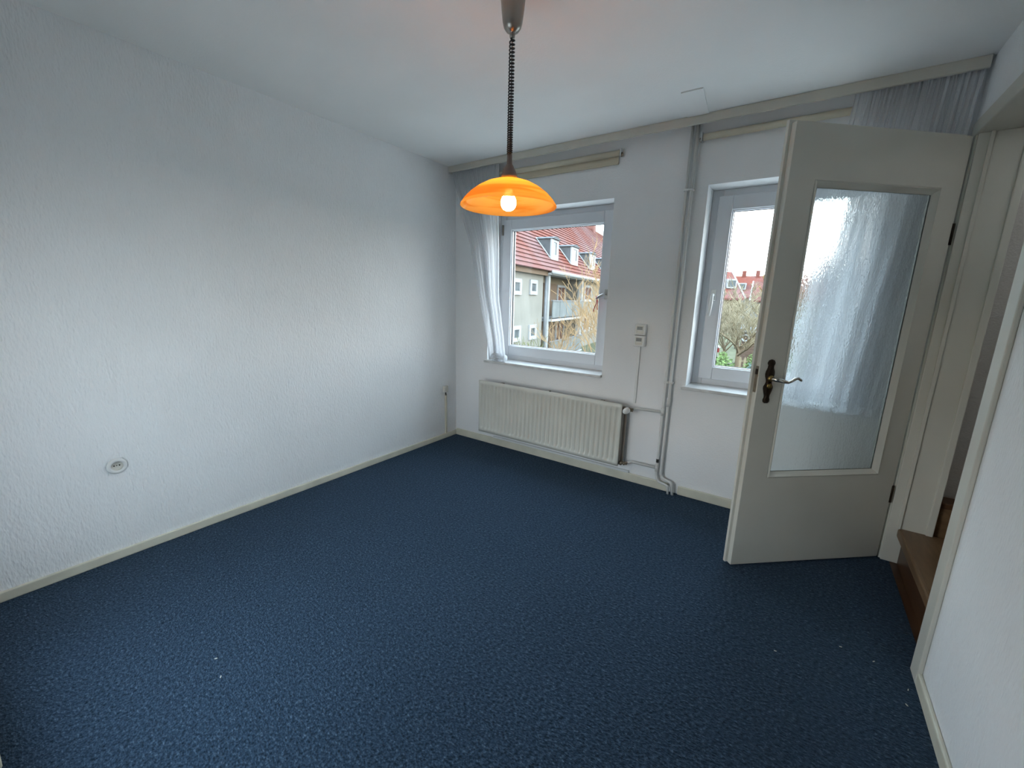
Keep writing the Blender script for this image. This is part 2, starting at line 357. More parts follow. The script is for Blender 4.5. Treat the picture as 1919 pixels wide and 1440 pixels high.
def wall_holes(us, zs, holes, t0, t1, axis):
    """solid wall slab: u range, z range, rectangular holes, thickness t0..t1; axis 'x' -> u along x, 'y' -> u along y"""
    U = sorted(set([us[0], us[1]]+[h[0] for h in holes]+[h[1] for h in holes]))
    Z = sorted(set([zs[0], zs[1]]+[h[2] for h in holes]+[h[3] for h in holes]))
    solid = lambda i, j: 0 <= i < len(U)-1 and 0 <= j < len(Z)-1 and not any(h[0] <= (U[i]+U[i+1])/2 <= h[1] and h[2] <= (Z[j]+Z[j+1])/2 <= h[3] for h in holes)
    P = (lambda u, t, z: (u, t, z)) if axis == 'x' else (lambda u, t, z: (t, u, z))
    mb = MB()
    q = lambda a, b, c, d: mb.add([a, b, c, d], [(0, 1, 2, 3)])
    for i in range(len(U)-1):
        for j in range(len(Z)-1):
            if not solid(i, j): continue
            u0, u1, z0, z1 = U[i], U[i+1], Z[j], Z[j+1]
            for t in (t0, t1): q(P(u0, t, z0), P(u1, t, z0), P(u1, t, z1), P(u0, t, z1))
            if not solid(i-1, j): q(P(u0, t0, z0), P(u0, t1, z0), P(u0, t1, z1), P(u0, t0, z1))
            if not solid(i+1, j): q(P(u1, t0, z0), P(u1, t1, z0), P(u1, t1, z1), P(u1, t0, z1))
            if not solid(i, j-1): q(P(u0, t0, z0), P(u1, t0, z0), P(u1, t1, z0), P(u0, t1, z0))
            if not solid(i, j+1): q(P(u0, t0, z1), P(u1, t0, z1), P(u1, t1, z1), P(u0, t1, z1))
    return mb
def frame_plate(ax0, ax1, az0, az1, bx0, bx1, bz0, bz1, ya, yb):
    o = lambda y: [(ax0, y, az0), (ax1, y, az0), (ax1, y, az1), (ax0, y, az1)]
    i = lambda y: [(bx0, y, bz0), (bx1, y, bz0), (bx1, y, bz1), (bx0, y, bz1)]
    mb = MB(); mb.quadring(o(ya), i(ya)); mb.quadring(o(yb), i(yb)); mb.quadring(o(ya), o(yb)); mb.quadring(i(ya), i(yb)); return mb
def weld(o):
    bm = bmesh.new(); bm.from_mesh(o.data); bmesh.ops.remove_doubles(bm, verts=bm.verts, dist=1e-5)
    bmesh.ops.recalc_face_normals(bm, faces=bm.faces); bm.to_mesh(o.data); bm.free(); return o

# ------------------------------------------------------------------ room shell
W, H, YB = 3.0517, 2.3084, -2.85          # width, ceiling height, back wall
W1 = (0.36, 1.41, 0.725, 1.94)            # window openings x0 x1 z0 z1
W2 = (1.985, 2.80, 0.725, 1.953)
YH, YN, DOORH = -0.117, -0.927, 2.003     # stair doorway along y
S = 'structure'
tag(box(-0.1, W+0.03, YB-0.12, 0.02, -0.12, 0).build('floor', 'carpet'), 'dark navy blue loop carpet covering the whole floor', 'floor', kind=S)
tag(box(-0.3, W+0.13, YB-0.12, 0.34, H, H+0.15).build('ceiling', 'ceiling'), 'plain white painted ceiling', 'ceiling', kind=S)
tag(box(-0.3, 0, YB-0.12, 0.34, -0.12, H).build('wall_left', 'wall'), 'white textured wallpaper wall with round socket', 'wall', kind=S)
tag(weld(wall_holes((-0.3, W+1.3), (-0.12, H+0.6), [W1, W2], 0, 0.34, 'x').build('wall_front', 'wall_fine')), 'white wall with the two windows and radiator', 'wall', kind=S)
tag(weld(wall_holes((YB-2.6, 0.0), (-0.12, H), [(YN-0.02, YH+0.02, -0.2, DOORH+0.02)], W, W+0.13, 'y').build('wall_right', 'wall')), 'white textured wall pierced by the stair doorway', 'wall', kind=S)
BW = (0.55, 1.55, 0.30, 1.35)           # unseen window added in the back wall to let in fill daylight
HD = (2.02, 2.98, -0.2, 2.05)             # doorway the camera stands in
tag(weld(wall_holes((0, W), (-0.12, H), [HD, BW], YB-0.12, YB, 'x').build('wall_back', 'wall')), 'white wall behind the viewer with added fill window and open doorway', 'wall', kind=S)
# hall behind the viewer
tag(box(1.85, W, YB-2.6, YB-0.12, -0.12, -0.001).build('floor_hall', 'hallfloor'), 'brown wooden hall floor behind the viewer', 'floor', kind=S)
tag(box(1.77, 1.85, YB-2.6, YB-0.12, -0.12, H).build('wall_hall_side', 'wall'), 'white side wall of the hall behind the viewer', 'wall', kind=S)
tag(box(1.77, W+0.13, YB-2.72, YB-0.12, H, H+0.15).build('ceiling_hall', 'ceiling'), 'white ceiling of the hall behind the viewer', 'ceiling', kind=S)
tag(weld(wall_holes((1.77, W+0.13), (-0.12, H), [], YB-2.72, YB-2.6, 'x').build('wall_hall', 'wall')), 'white end wall of the hall behind the viewer', 'wall', kind=S)

# baseboards
BB = 0.014
def baseboard(name, x0, x1, y0, y1, h, label):
    o = box(x0, x1, y0, y1, 0, h).build(name, 'cream', bevel=0.005); tag(o, label, 'baseboard', kind=S)
baseboard('baseboard_left', 0, BB, YB, 0, 0.045, 'cream painted baseboard along the long bare wall')
baseboard('baseboard_front', BB, 1.945, -BB, 0, 0.062, 'cream baseboard under the radiator')
baseboard('baseboard_front_right', 2.01, W, -BB, 0, 0.062, 'cream baseboard between the pipes and the door')
baseboard('baseboard_right', W-BB, W, YB, YN-0.075, 0.05, 'cream baseboard on the wall near the stair doorway')
baseboard('baseboard_back', BB, 0.94, YB, YB+BB, 0.05, 'cream baseboard under the back wall')

# ------------------------------------------------------------------ windows
def window(name, x0, x1, z0, z1, label, handle, hx, hz, sill):
    r = thing(name, label, 'window', ((x0+x1)/2, 0.16, z0), kind=S)
    L = lambda mb: mb   # coordinates below are world minus root
    ox, oz = (x0+x1)/2, z0
    def ring(a, b, c, d, w, ya, yb):
        mb = MB()
        mb.box(a, a+w, ya, yb, c, d); mb.box(b-w, b, ya, yb, c, d); mb.box(a+w, b-w, ya, yb, c, c+w); mb.box(a+w, b-w, ya, yb, d-w, d)
        return mb
    X0, X1, Z0, Z1 = x0-ox, x1-ox, z0-oz+0.02, z1-oz
    ring(X0, X1, Z0, Z1, 0.062, 0.0, 0.075).build('frame', 'upvc', r, bevel=0.004)
    s = 0.040
    ring(X0+s, X1-s, Z0+s, Z1-s, 0.082, -0.018, 0.055).build('sash', 'upvc', r, bevel=0.005)
    g = s+0.078
    ring(X0+g, X1-g, Z0+g, Z1-g, 0.011, -0.006, 0.04).build('glazing_bead', 'upvc', r, bevel=0.003)
    ring(X0+g+0.008, X1-g-0.008, Z0+g+0.008, Z1-g-0.008, 0.005, 0.012, 0.03).build('gasket', 'dark', r)
    box(X0+g, X1-g, 0.022, 0.026, Z0+g, Z1-g).build('pane', 'glass', r)
    # handle
    hb = MB(); hb.box(hx-ox-0.015, hx-ox+0.015, -0.026, -0.018, hz-oz-0.035, hz-oz+0.035); 
    hp = hb.build('handle_plate', 'metalgrey' if handle == 'open' else 'plastic', r, bevel=0.003)
    lv = MB(); cx, cz = hx-ox, hz-oz
    if handle == 'open':
        pts = [(cx, -0.02, cz), (cx, -0.055, cz), (cx-0.004, -0.064, cz-0.004), (cx-0.030, -0.066, cz-0.016), (cx-0.058, -0.066, cz-0.034)]
    else:
        pts = [(cx, -0.02, cz), (cx, -0.055, cz), (cx, -0.064, cz-0.012), (cx-0.001, -0.064, cz-0.06), (cx-0.006, -0.060, cz-0.13)]
    lv.tube(pts, [0.009, 0.009, 0.0095, 0.010, 0.009], 12).build('handle', 'metalgrey' if handle == 'open' else 'plastic', r)
    # hinge sleeve
    hxx = X0+0.04 if handle == 'open' else X1-0.04
    MB().tube([(hxx, -0.022, Z1-0.16), (hxx, -0.022, Z1-0.08)], 0.009, 10).build('hinge', 'pewter' if handle == 'open' else 'plastic', r)
    # sill slab with rounded nose
    box(sill[0]-ox, sill[1]-ox, -0.19, 0.02, 0.0, 0.021).build('sill', 'marble', r, bevel=0.005, seg=3)
    return r
window('window_1', *W1, 'white plastic window beside the left curtain above the radiator', 'open', 1.345, 1.318, (0.342, 1.412))
window('window_2', *W2, 'white plastic window partly hidden behind the open door', 'down', 2.060, 1.325, (1.962, 2.83))
# plain unseen window added behind the viewer to brighten the room
def fill_window(name, R_, y, label):
    r = thing(name, label, 'window', ((R_[0]+R_[1])/2, y, R_[2]), kind=S)
    a = (R_[1]-R_[0])/2; h = R_[3]-R_[2]
    frame_plate(-a, a, 0, h, -a+0.06, a-0.06, 0.06, h-0.06, -0.03, 0.03).build('frame', 'upvc', r)
    box(-a+0.05, a-0.05, -0.003, 0.003, 0.05, h-0.05).build('pane', 'glass', r)
fill_window('added_fill_window', BW, YB-0.06, 'unseen white window added behind the viewer for fill daylight')

# ------------------------------------------------------------------ stair doorway: frame, door leaf, steps
tr = thing('trim_1', 'white painted frame of the stair doorway', 'door frame', (W, (YH+YN)/2, 0), kind=S)
yc = (YH+YN)/2; y0, y1 = YN-yc, YH-yc
box(-0.006, 0.15, y1, y1+0.02, 0, DOORH).build('jamb', 'door', tr, bevel=0.003)
box(-0.006, 0.15, y0-0.02, y0, 0, DOORH).build('jamb', 'door', tr, bevel=0.003)
box(-0.006, 0.15, y0-0.02, y1+0.02, DOORH, DOORH+0.02).build('head', 'door', tr, bevel=0.003)
box(0.132, 0.158, y1-0.012, y1+0.06, 0.19, DOORH+0.05).build('architrave', 'door', tr, bevel=0.003)
box(-0.014, 0.0, y0-0.075, y0+0.004, 0, DOORH-0.002).build('architrave', 'door', tr, bevel=0.004)
box(-0.014, 0.0, y0-0.075, y1+0.075, DOORH-0.002, DOORH+0.062).build('architrave', 'door', tr, bevel=0.004)
box(-0.014, 0.0, y1+0.012, y1+0.075, 0, DOORH-0.002).build('architrave', 'door', tr, bevel=0.004)
box(0.028, 0.042, y1-0.010, y1, 0.19, DOORH).build('door_stop', 'door', tr, bevel=0.002)
box(0.028, 0.042, y0, y0+0.010, 0.0, DOORH).build('door_stop', 'door', tr, bevel=0.002)
for z in (0.36, 1.60): MB().tube([(-0.020, y1+0.004, z-0.045), (-0.020, y1+0.004, z+0.045)], 0.008, 10).build('hinge', 'oldbronze', tr)

DA, DW = 0.7285, 0.8213
door = thing('door_1', 'cream panel door with rippled glass pane standing half open', 'door', (W-0.02, YH, 0.0), PI+DA, kind=S)
# local frame: x from hinge to free edge, +y = face seen from the room, -y = window side
nsign = 1.0
gx0, gx1, gz0, gz1 = 0.100, 0.700, 0.468, 1.784
lf = frame_plate(0.0, DW, 0.010, 1.995, gx0, gx1, gz0, gz1, 0.0, -0.026)
lf2 = frame_plate(-0.0, DW+0.013, 0.010, 2.008, gx0, gx1, gz0, gz1, -0.026, -0.041)
lf.add(lf2.v, lf2.f)
weld(lf.build('leaf', 'door', door, bevel=0.0025))
# glazing mouldings, both faces
def bead(ya, yb):
    mb = MB(); w = 0.026
    prof = [(0.0, ya), (0.006, ya+(0.004 if ya > yb else -0.004)), (w*0.6, (ya*0.6+yb*0.4)), (w, yb)]
    for (p, yp), (q, yq) in zip(prof, prof[1:]):
        o = [(gx0+p, yp, gz0+p), (gx1-p, yp, gz0+p), (gx1-p, yp, gz1-p), (gx0+p, yp, gz1-p)]
        i = [(gx0+q, yq, gz0+q), (gx1-q, yq, gz0+q), (gx1-q, yq, gz1-q), (gx0+q, yq, gz1-q)]
        mb.quadring(o, i)
    return mb
bead(0.001, -0.015).build('glazing_bead', 'door', door)
bead(-0.042, -0.023).build('glazing_bead', 'door', door)
box(gx0+0.012, gx1-0.012, -0.0215, -0.0165, gz0+0.012, gz1-0.012).build('pane', 'ripple', door)
# handle plate: baroque outline
def plate_outline(zs):
    return [(0.0, .000), (.006, .0), (.012, .006), (.013, .016), (.010, .026), (.0105, .036), (.015, .052), (.0185, .068), (.018, .078), (.013, .088), (.0105, .098), (.0115, .108),
            (.0165, .122), (.018, .134), (.0165, .146), (.0115, .162), (.0105, .174), (.014, .180), (.0145, .186), (.010, .196), (.0, .2005)]
pz = plate_outline(0)
def plate(px, zc, ya, yb):
    poly = [(px+w*1.2, 0, zc-0.100+h) for w, h in pz] + [(px-w*1.2, 0, zc-0.100+h) for w, h in reversed(pz[1:-1])]
    n = len(poly); c = (px, 0, zc)
    mb = MB(); A = [(p[0], ya, p[2]) for p in poly]; B = [(p[0]+(px-p[0])*0.0, (ya*0.45+yb*0.55), p[2]) for p in poly]
    Cc = [(px+(p[0]-px)*0.55, yb, zc+(p[2]-zc)*0.93) for p in poly]
    mb.quadring(A, B); mb.quadring(B, Cc); mb.add(Cc, [tuple(range(n))]); return mb
HX, HZ = 0.770, 0.937
hp = plate(HX, HZ, 0.0, 0.010).build('handle_plate', 'oldbronze', door); hp['label'] = 'dark bronze ornamental handle plate'
MB().lathe([(0.0, 0.016), (0.010, 0.0155), (0.0125, 0.010), (0.0135, 0.0)], (HX, 0, HZ-0.020), 16, 'y').build('escutcheon', 'brass', door)
lv = MB(); LZ = 0.952
lpts = [(HX-0.002, 0.004, LZ), (HX-0.004, 0.030, LZ), (HX-0.014, 0.045, LZ-0.001), (HX-0.034, 0.050, LZ-0.006), (HX-0.055, 0.051, LZ-0.010), (HX-0.070, 0.050, LZ-0.005), (HX-0.088, 0.048, LZ+0.005), (HX-0.106, 0.045, LZ+0.007), (HX-0.122, 0.042, LZ-0.001), (HX-0.127, 0.041, LZ-0.005)]
lv.tube(lpts, [.010, .010, .0105, .0085, .006, .0055, .006, .0058, .006, .004], 12)
lv.build('lever', 'chrome', door)
MB().lathe([(0.0, 0.012), (0.012, 0.010), (0.015, 0.0), (0.012, -0.006)], (HX-0.002, 0.008, LZ), 16, 'y').build('lever_collar', 'brass', door)
plate(HX, HZ, -0.041, -0.051).build('handle_plate', 'oldbronze', door)
MB().tube([(p[0], -0.041-p[1], p[2]) for p in lpts], [.010, .010, .0105, .0085, .006, .0055, .006, .0058, .006, .004], 12).build('lever', 'chrome', door)
box(DW-0.001, DW+0.0015, -0.022, -0.006, 0.885, 1.005).build('latch_plate', 'rust', door)
box(DW, DW+0.006, -0.018, -0.008, 0.968, 0.992).build('latch_bolt', 'oldbronze', door)

# stairs behind the doorway
st = thing('staircase', 'brown wooden steps winding up behind the open doorway', 'stairs', (W+0.03, -0.5, 0))
def stp(mb): return mb
zt = 0.190
box(0.030, 1.2, -0.44, 0.40, 0.0, zt-0.05).build('riser', 'riser', st)
t1 = box(0.005, 1.2, -0.445, 0.398, zt-0.05, zt).build('tread', 'tread', st, bevel=0.012, seg=3)
box(0.125, 1.2, 0.405, 0.425, zt-0.05, 0.335).build('riser', 'tread', st)
box(0.125, 1.2, 0.398, 0.50, 0.335, 0.365).build('tread', 'riser', st, bevel=0.006)
# stairwell shell
tag(box(W+1.25, W+1.35, -1.1, 0.0, -0.12, H+0.6).build('wall_stairwell_end', 'stairwall'), 'dim stairwell wall facing the doorway', 'wall', kind=S)
tag(box(W+0.13, W+1.25, -1.06, -0.95, -0.12, H+0.6).build('wall_stairwell_side', 'stairwall'), 'dim stairwell side wall behind the near door jamb', 'wall', kind=S)
tag(box(W+0.13, W+1.25, -0.006, 0.0, -0.12, H+0.6).build('wall_stairwell_front', 'stairwall'), 'dim stairwell wall above the second step', 'wall', kind=S)
tag(box(W+0.13, W+1.35, -1.06, 0.0, H+0.5, H+0.6).build('ceiling_stairwell', 'stairwall'), 'ceiling of the dim stairwell', 'ceiling', kind=S)
tag(box(W+0.03, W+1.25, -0.95, -0.006, -0.12, -0.001).build('floor_stairwell', 'riser'), 'floor under the stairs beyond the doorway', 'floor', kind=S)

# ------------------------------------------------------------------ pelmet and curtain rail
YV = -0.0908
pe = thing('curtain_pelmet', 'long cream curtain pelmet board along the ceiling above both windows', 'pelmet', (W/2, YV, H-0.0474))
box(-W/2+0.002, W/2-0.012, 0, 0.016, 0, 0.0472).build('front_board', 'pelmet', pe, bevel=0.002)
rl = box(-W/2+0.004, W/2-0.014, 0.022, 0.036, 0.034, 0.0472).build('curtain_track', 'plastic', pe)
box(-W/2+0.002, -W/2+0.012, 0.016, 0.088, 0, 0.047).build('end_board', 'pelmet', pe)

# ------------------------------------------------------------------ roller blinds
def blind(x0, x1, zc, drop, label):
    r = thing('roller_blind', label, 'blind', ((x0+x1)/2, -0.026, zc), group='roller blinds under the pelmet')
    h = (x1-x0)/2
    MB().tube([(-h, 0, 0), (h, 0, 0)], 0.018, 18).build('roll', 'blindtube', r)
    if drop:
        box(-h+0.01, h-0.012, 0.0155, 0.018, -drop, 0.004).build('cloth', 'blind', r)
        box(-h+0.01, h-0.012, 0.012, 0.021, -drop-0.012, -drop).build('bottom_bar', 'blind', r, bevel=0.002)
    for s, e in ((-1, -h-0.008), (1, h+0.008)):
        b = MB(); b.box(e-0.003, e+0.003, -0.016, 0.026, -0.022, 0.026); b.box(e-0.012, e+0.012, 0.022, 0.026, -0.02, 0.03)
        b.build('bracket', 'plastic', r, bevel=0.001)
        MB().lathe([(0.0, e+s*0.014), (0.010, e+s*0.013), (0.013, e+s*0.006), (0.013, e)], (0, 0, -0.012), 14, 'x').build('end_cap', 'rust', r)
    return r
blind(0.37, 1.437, 2.203, 0.050, 'beige roller blind behind the hanging lamp above the left window')
b2 = blind(1.935, 2.86, 2.207, 0.0, 'rolled up cream roller blind above the window behind the door')
# pull cord of second blind
pts = [(-0.470+0.000, -0.014, -0.02)]
c0 = Vector(((1.935+2.86)/2, -0.026, 2.207))
cw = [(1.918, -0.050, 2.19), (1.902, -0.050, 1.95), (1.893, -0.050, 1.74), (1.897, -0.050, 1.50), (1.908, -0.050, 1.36), (1.916, -0.050, 1.335), (1.922, -0.050, 1.345), (1.914, -0.050, 1.40), (1.906, -0.050, 1.60), (1.910, -0.050, 1.85), (1.924, -0.050, 2.19)]
MB().tube([Vector(p)-c0 for p in cw], 0.0014, 6).build('pull_cord', 'plastic', b2)

# ------------------------------------------------------------------ curtains
def lerp_tab(tab, z):
    for (za, a), (zb, b_) in zip(tab, tab[1:]):
        if za >= z >= zb: 
            t = (za-z)/(za-zb); t = t*t*(3-2*t)*0.35+t*0.65; return a+(b_-a)*t
    return tab[0][1] if z > tab[0][0] else tab[-1][1]
def curtain(name, label, left, right, ytab, ztop, zbot, folds, amp, seed, hem=0.012):
    rnd = random.Random(seed); ph = [rnd.uniform(0, 6.28) for _ in range(8)]
    def fn(u, v):
        z = ztop+(zbot-ztop)*v
        xl, xr = lerp_tab(left, z), lerp_tab(right, z); w = xr-xl
        th = 2*PI*folds*u+0.9*math.sin(u*8+ph[3])+0.35*math.sin(v*4+u*6+ph[4])
        e = min(1, 14*u, 14*(1-u)); tp = max(0.0, 1-v*1.8)**1.5; hi = 2*PI*folds*3*u+ph[6]
        k = (0.62+0.38*math.sin(u*11+ph[2]))*(0.8+0.3*v)*(1-0.75*tp)
        x = xl+w*u+e*(w/folds)*0.42*math.sin(2*th)*k+e*0.008*math.sin(u*13+ph[1])+e*tp*(w/folds)*0.12*math.sin(2*hi)
        y = lerp_tab(ytab, z)+amp*k*(math.sin(th)+0.22*math.sin(2.3*th+ph[5]))+tp*0.0072*math.sin(hi)
        zz = z
        if v > 0.9: zz += hem*(0.5-0.5*math.cos(th))*(v-0.9)/0.1
        return (x, y, zz)
    o = MB().grid(fn, 320, 60).build(name, 'voile', fix=False)
    cx = (lerp_tab(left, zbot)+lerp_tab(right, zbot))/2
    for vtx in o.data.vertices: vtx.co.x -= cx; vtx.co.z -= zbot
    o.location = (cx, 0, zbot)
    return tag(o, label, 'curtain', 'white sheer curtains')
cl = curtain('sheer_curtain', 'white sheer curtain swept aside and bunched on the left window sill',
        [(2.285, .018), (1.94, .125), (1.645, .230), (1.39, .284), (1.13, .335), (.91, .380), (.745, .400)],
        [(2.285, .500), (1.90, .508), (1.64, .512), (1.27, .508), (1.10, .530), (.925, .555), (.745, .570)],
        [(2.285, -.063), (1.9, -.060), (1.5, -.052), (1.0, -.032), (.745, -.022)], 2.285, 0.752, 10, 0.015, 3)
# bunched hem lying on the sill
def clump(u, v):
    a = 2*PI*u; 
    r = 0.030*(1+0.35*math.sin(5*a+6*v)+0.25*math.sin(9*a-3*v))
    x = -0.085+0.17*v
    t = math.sin(PI*min(1, max(0, v)))**0.5
    return (x, -0.004+r*1.25*t*math.cos(a), 0.030*t+r*1.0*t*math.sin(a)+0.006)
hm = MB().grid(clump, 40, 26).build('bunched_hem', 'voile', cl, fix=False)
cr = curtain('sheer_curtain', 'white sheer curtain hanging behind the open glazed door',
        [(2.285, 2.605), (1.80, 2.575), (1.2, 2.53), (.76, 2.50)],
        [(2.285, 3.032), (1.70, 3.005), (1.2, 2.965), (.76, 2.935)],
        [(2.285, -.063), (1.8, -.062), (1.4, -.060), (.70, -.060)], 2.285, 0.722, 8, 0.021, 8, 0.045)

# ------------------------------------------------------------------ radiator
RX0, RX1, RZ0, RZ1 = 0.371, 1.622, 0.140, 0.585
rad = thing('radiator', 'cream panel radiator with fluted front under the left window', 'radiator', ((RX0+RX1)/2, -0.075, RZ0))
rw = (RX1-RX0)/2; rh = RZ1-RZ0
NF = 33; prof = []
pitch = (2*rw-0.03)/NF
xs = [-rw]
for k in range(NF):
    a = -rw+0.015+k*pitch
    xs += [a, a+pitch*0.18, a+pitch*0.32, a+pitch*0.68, a+pitch*0.82]
xs += [rw-0.015, rw]
def flute(x):
    t = ((x+rw-0.015) / pitch) % 1.0
    if x < -rw+0.015-1e-6 or x > rw-0.0151: return 0
    return 1.0 if 0.30 < t < 0.70 else (0.35 if 0.15 < t < 0.85 else 0.0)
zsr = [0, 0.022, 0.034, 0.046, rh-0.050, rh-0.038, rh-0.026, rh]
dep = [0, 0, 0.5, 1, 1, 0.5, 0, 0]
mb = MB()
vs = [(x, -0.045+(0.014*flute(x)*dz), z) for z, dz in zip(zsr, dep) for x in xs]; nx = len(xs)
mb.add(vs, [(j*nx+i, j*nx+i+1, (j+1)*nx+i+1, (j+1)*nx+i) for j in range(len(zsr)-1) for i in range(nx-1)], True)
mb.build('front_panel', 'radiator', rad, solid=0.003, fix=False)
box(-rw+0.004, rw-0.004, -0.030, -0.026, 0.01, rh-0.012).build('panel_back_sheet', 'radiator_side', rad)
box(-rw+0.01, rw+0.012, 0.020, 0.034, 0.0, rh-0.03).build('rear_panel', 'radiator_side', rad, bevel=0.003)
# convector fins between the panels
fn_ = MB()
for k in range(40):
    x = -rw+0.02+k*(2*rw-0.04)/39; fn_.box(x-0.0008, x+0.0008, -0.026, 0.014, 0.03, rh-0.035)
fn_.build('convector_fins', 'fin_grey', rad)['kind'] = 'stuff'
box(rw-0.008, rw-0.004, -0.040, 0.020, 0.0, rh-0.025).build('side_gap_sheet', 'radiator_side', rad)  # sheet closing the open side gap, coloured as the shade in it
for x in (-rw+0.18, 0.0, rw-0.18): box(x-0.012, x+0.012, -0.044, 0.060, rh-0.02, rh-0.014).build('wall_bracket', 'radiator_side', rad)
MB().tube([(-rw, -0.043, rh), (rw, -0.043, rh)], 0.003, 8).build('top_rim', 'radiator', rad)
MB().tube([(-rw, -0.041, 0.0), (rw, -0.041, 0.0)], 0.0045, 8).build('bottom_rim', 'radiator', rad)
# thermostatic valve
vx = rw+0.030; vz = rh-0.040
vb = MB(); vb.tube([(rw-0.005, 0.0, vz), (vx+0.03, 0.0, vz)], 0.012, 12); vb.tube([(vx, 0.01, vz), (vx, -0.025, vz)], 0.014, 12)
vb.build('valve_body', 'rust', rad)
MB().lathe([(0.0, -0.080), (0.012, -0.079), (0.016, -0.074), (0.020, -0.060), (0.0215, -0.040), (0.021, -0.026), (0.016, -0.020)], (vx, 0, vz), 20, 'y').build('valve_head', 'plastic', rad)
lb = MB(); lb.tube([(rw-0.01, 0.0, 0.012), (rw+0.050, 0.0, 0.016)], 0.010, 12); lb.tube([(rw+0.012, -0.022, 0.013), (rw+0.012, 0.006, 0.013)], 0.012, 12); lb.tube([(rw+0.034, -0.02, 0.016), (rw+0.034, 0.012, 0.016)], 0.010, 10)
lb.build('lockshield_valve', 'rust', rad)
# ------------------------------------------------------------------ heating pipes
PY = -0.030
def bend_path(pts, r=0.025, n=6):
    P = [Vector(p) for p in pts]; out = [P[0]]
    for a, b_, c in zip(P, P[1:], P[2:]):
        d1 = (a-b_).normalized(); d2 = (c-b_).normalized(); s = b_+d1*r; e = b_+d2*r
        for k in range(n+1):
            t = k/n; out.append(s*(1-t)**2+b_*2*t*(1-t)+e*t*t)
    out.append(P[-1]); return out
zb = 0.545
p1 = thing('heating_pipe', 'slim white heating pipe nearer the radiator with two branches', 'pipe', (1.968, PY, 0), group='painted heating pipes')
def rel(p, o): return [Vector(q)-o.location for q in p]
MB().tube(rel(bend_path([(1.871, PY, H-0.001), (1.866, PY, 0.105), (1.884, PY-0.006, 0.068), (1.950, PY-0.012, 0.058), (1.958, PY-0.012, -0.004)], 0.016), p1), 0.0082, 12).build('riser_pipe', 'pipe', p1)
MB().tube(rel([(1.672, -0.055, RZ1-0.040), (1.690, PY, RZ1-0.036), (1.868, PY, RZ1-0.030)], p1), 0.0092, 10).build('branch_pipe', 'pipe', p1)
MB().tube(rel([(1.668, -0.060, 0.156), (1.688, PY, 0.158), (1.868, PY, 0.160)], p1), 0.0092, 10).build('branch_pipe', 'pipe', p1)
for z in (0.160, RZ1-0.028): MB().tube([(1.8665-1.968, 0, z-0.025), (1.8665-1.968, 0, z+0.025)], 0.0115, 12).build('tee_fitting', 'pipe', p1)
for z in (0.76, 1.93): box(1.855-1.968, 1.884-1.968, -0.010, 0.029, z-0.006, z+0.006).build('pipe_clip', 'pipe', p1, bevel=0.002)
MB().tube([(1.8665-1.968, 0, 0.200), (1.8665-1.968, 0, 0.225)], 0.009, 12).build('black_tape', 'dark', p1)
p2 = thing('heating_pipe', 'white heating pipe nearer the door running floor to ceiling', 'pipe', (1.985, PY, 0), group='painted heating pipes')
MB().tube(rel(bend_path([(1.901, PY, H-0.001), (1.896, PY, 0.125), (1.906, PY-0.004, 0.098), (1.972, PY-0.008, 0.082), (1.986, PY-0.008, -0.004)], 0.016), p2), 0.0095, 12).build('riser_pipe', 'pipe', p2)
MB().tube([(1.897-1.985, 0, 0.60), (1.897-1.985, 0, 0.66)], 0.012, 12).build('sleeve', 'pipe', p2)
for z in (0.76, 1.93): box(1.886-1.985, 1.914-1.985, -0.011, 0.029, z-0.006, z+0.006).build('pipe_clip', 'pipe', p2, bevel=0.002)

# ------------------------------------------------------------------ wall devices
def controller(z, label):
    r = thing('wall_thermostat', label, 'thermostat', (1.669, 0.0, z), group='small wall controllers')
    box(-0.037, 0.037, -0.032, 0.0, 0.001, 0.074).build('housing', 'plastic', r, bevel=0.004)
    frame_plate(-0.026, 0.022, 0.012, 0.064, -0.021, 0.016, 0.017, 0.059, -0.034, -0.030).build('rim', 'beigeplastic', r)
    box(-0.021, 0.016, -0.0335, -0.031, 0.036, 0.058).build('display', 'lcd', r)
    box(-0.019, 0.014, -0.034, -0.031, 0.018, 0.030).build('button', 'beigeplastic', r, bevel=0.001)
controller(1.051, 'upper white controller with grey display on the window wall')
controller(0.975, 'lower white controller with grey display on the window wall')
cd_ = box(-0.008, 0.008, -0.012, 0.0, 0, 0.395).build('cable_duct', 'plastic', bevel=0.002); cd_.location = (1.667, 0, 0.580)
tag(cd_, 'slim white cable duct below the wall controllers', 'cable duct')
cd2 = box(-0.61, 0.61, -0.020, 0.0, 0, 0.015).build('cable_duct', 'plastic', bevel=0.002); cd2.location = (1.06, 0, 0.064)
tag(cd2, 'horizontal white cable duct between radiator and baseboard', 'cable duct')
cd3 = box(0, 0.013, -0.010, 0.010, 0, 0.37).build('cable_duct', 'cream', bevel=0.002); cd3.location = (0, -0.142, 0.045)
tag(cd3, 'slim cream cable duct below the corner socket', 'cable duct')
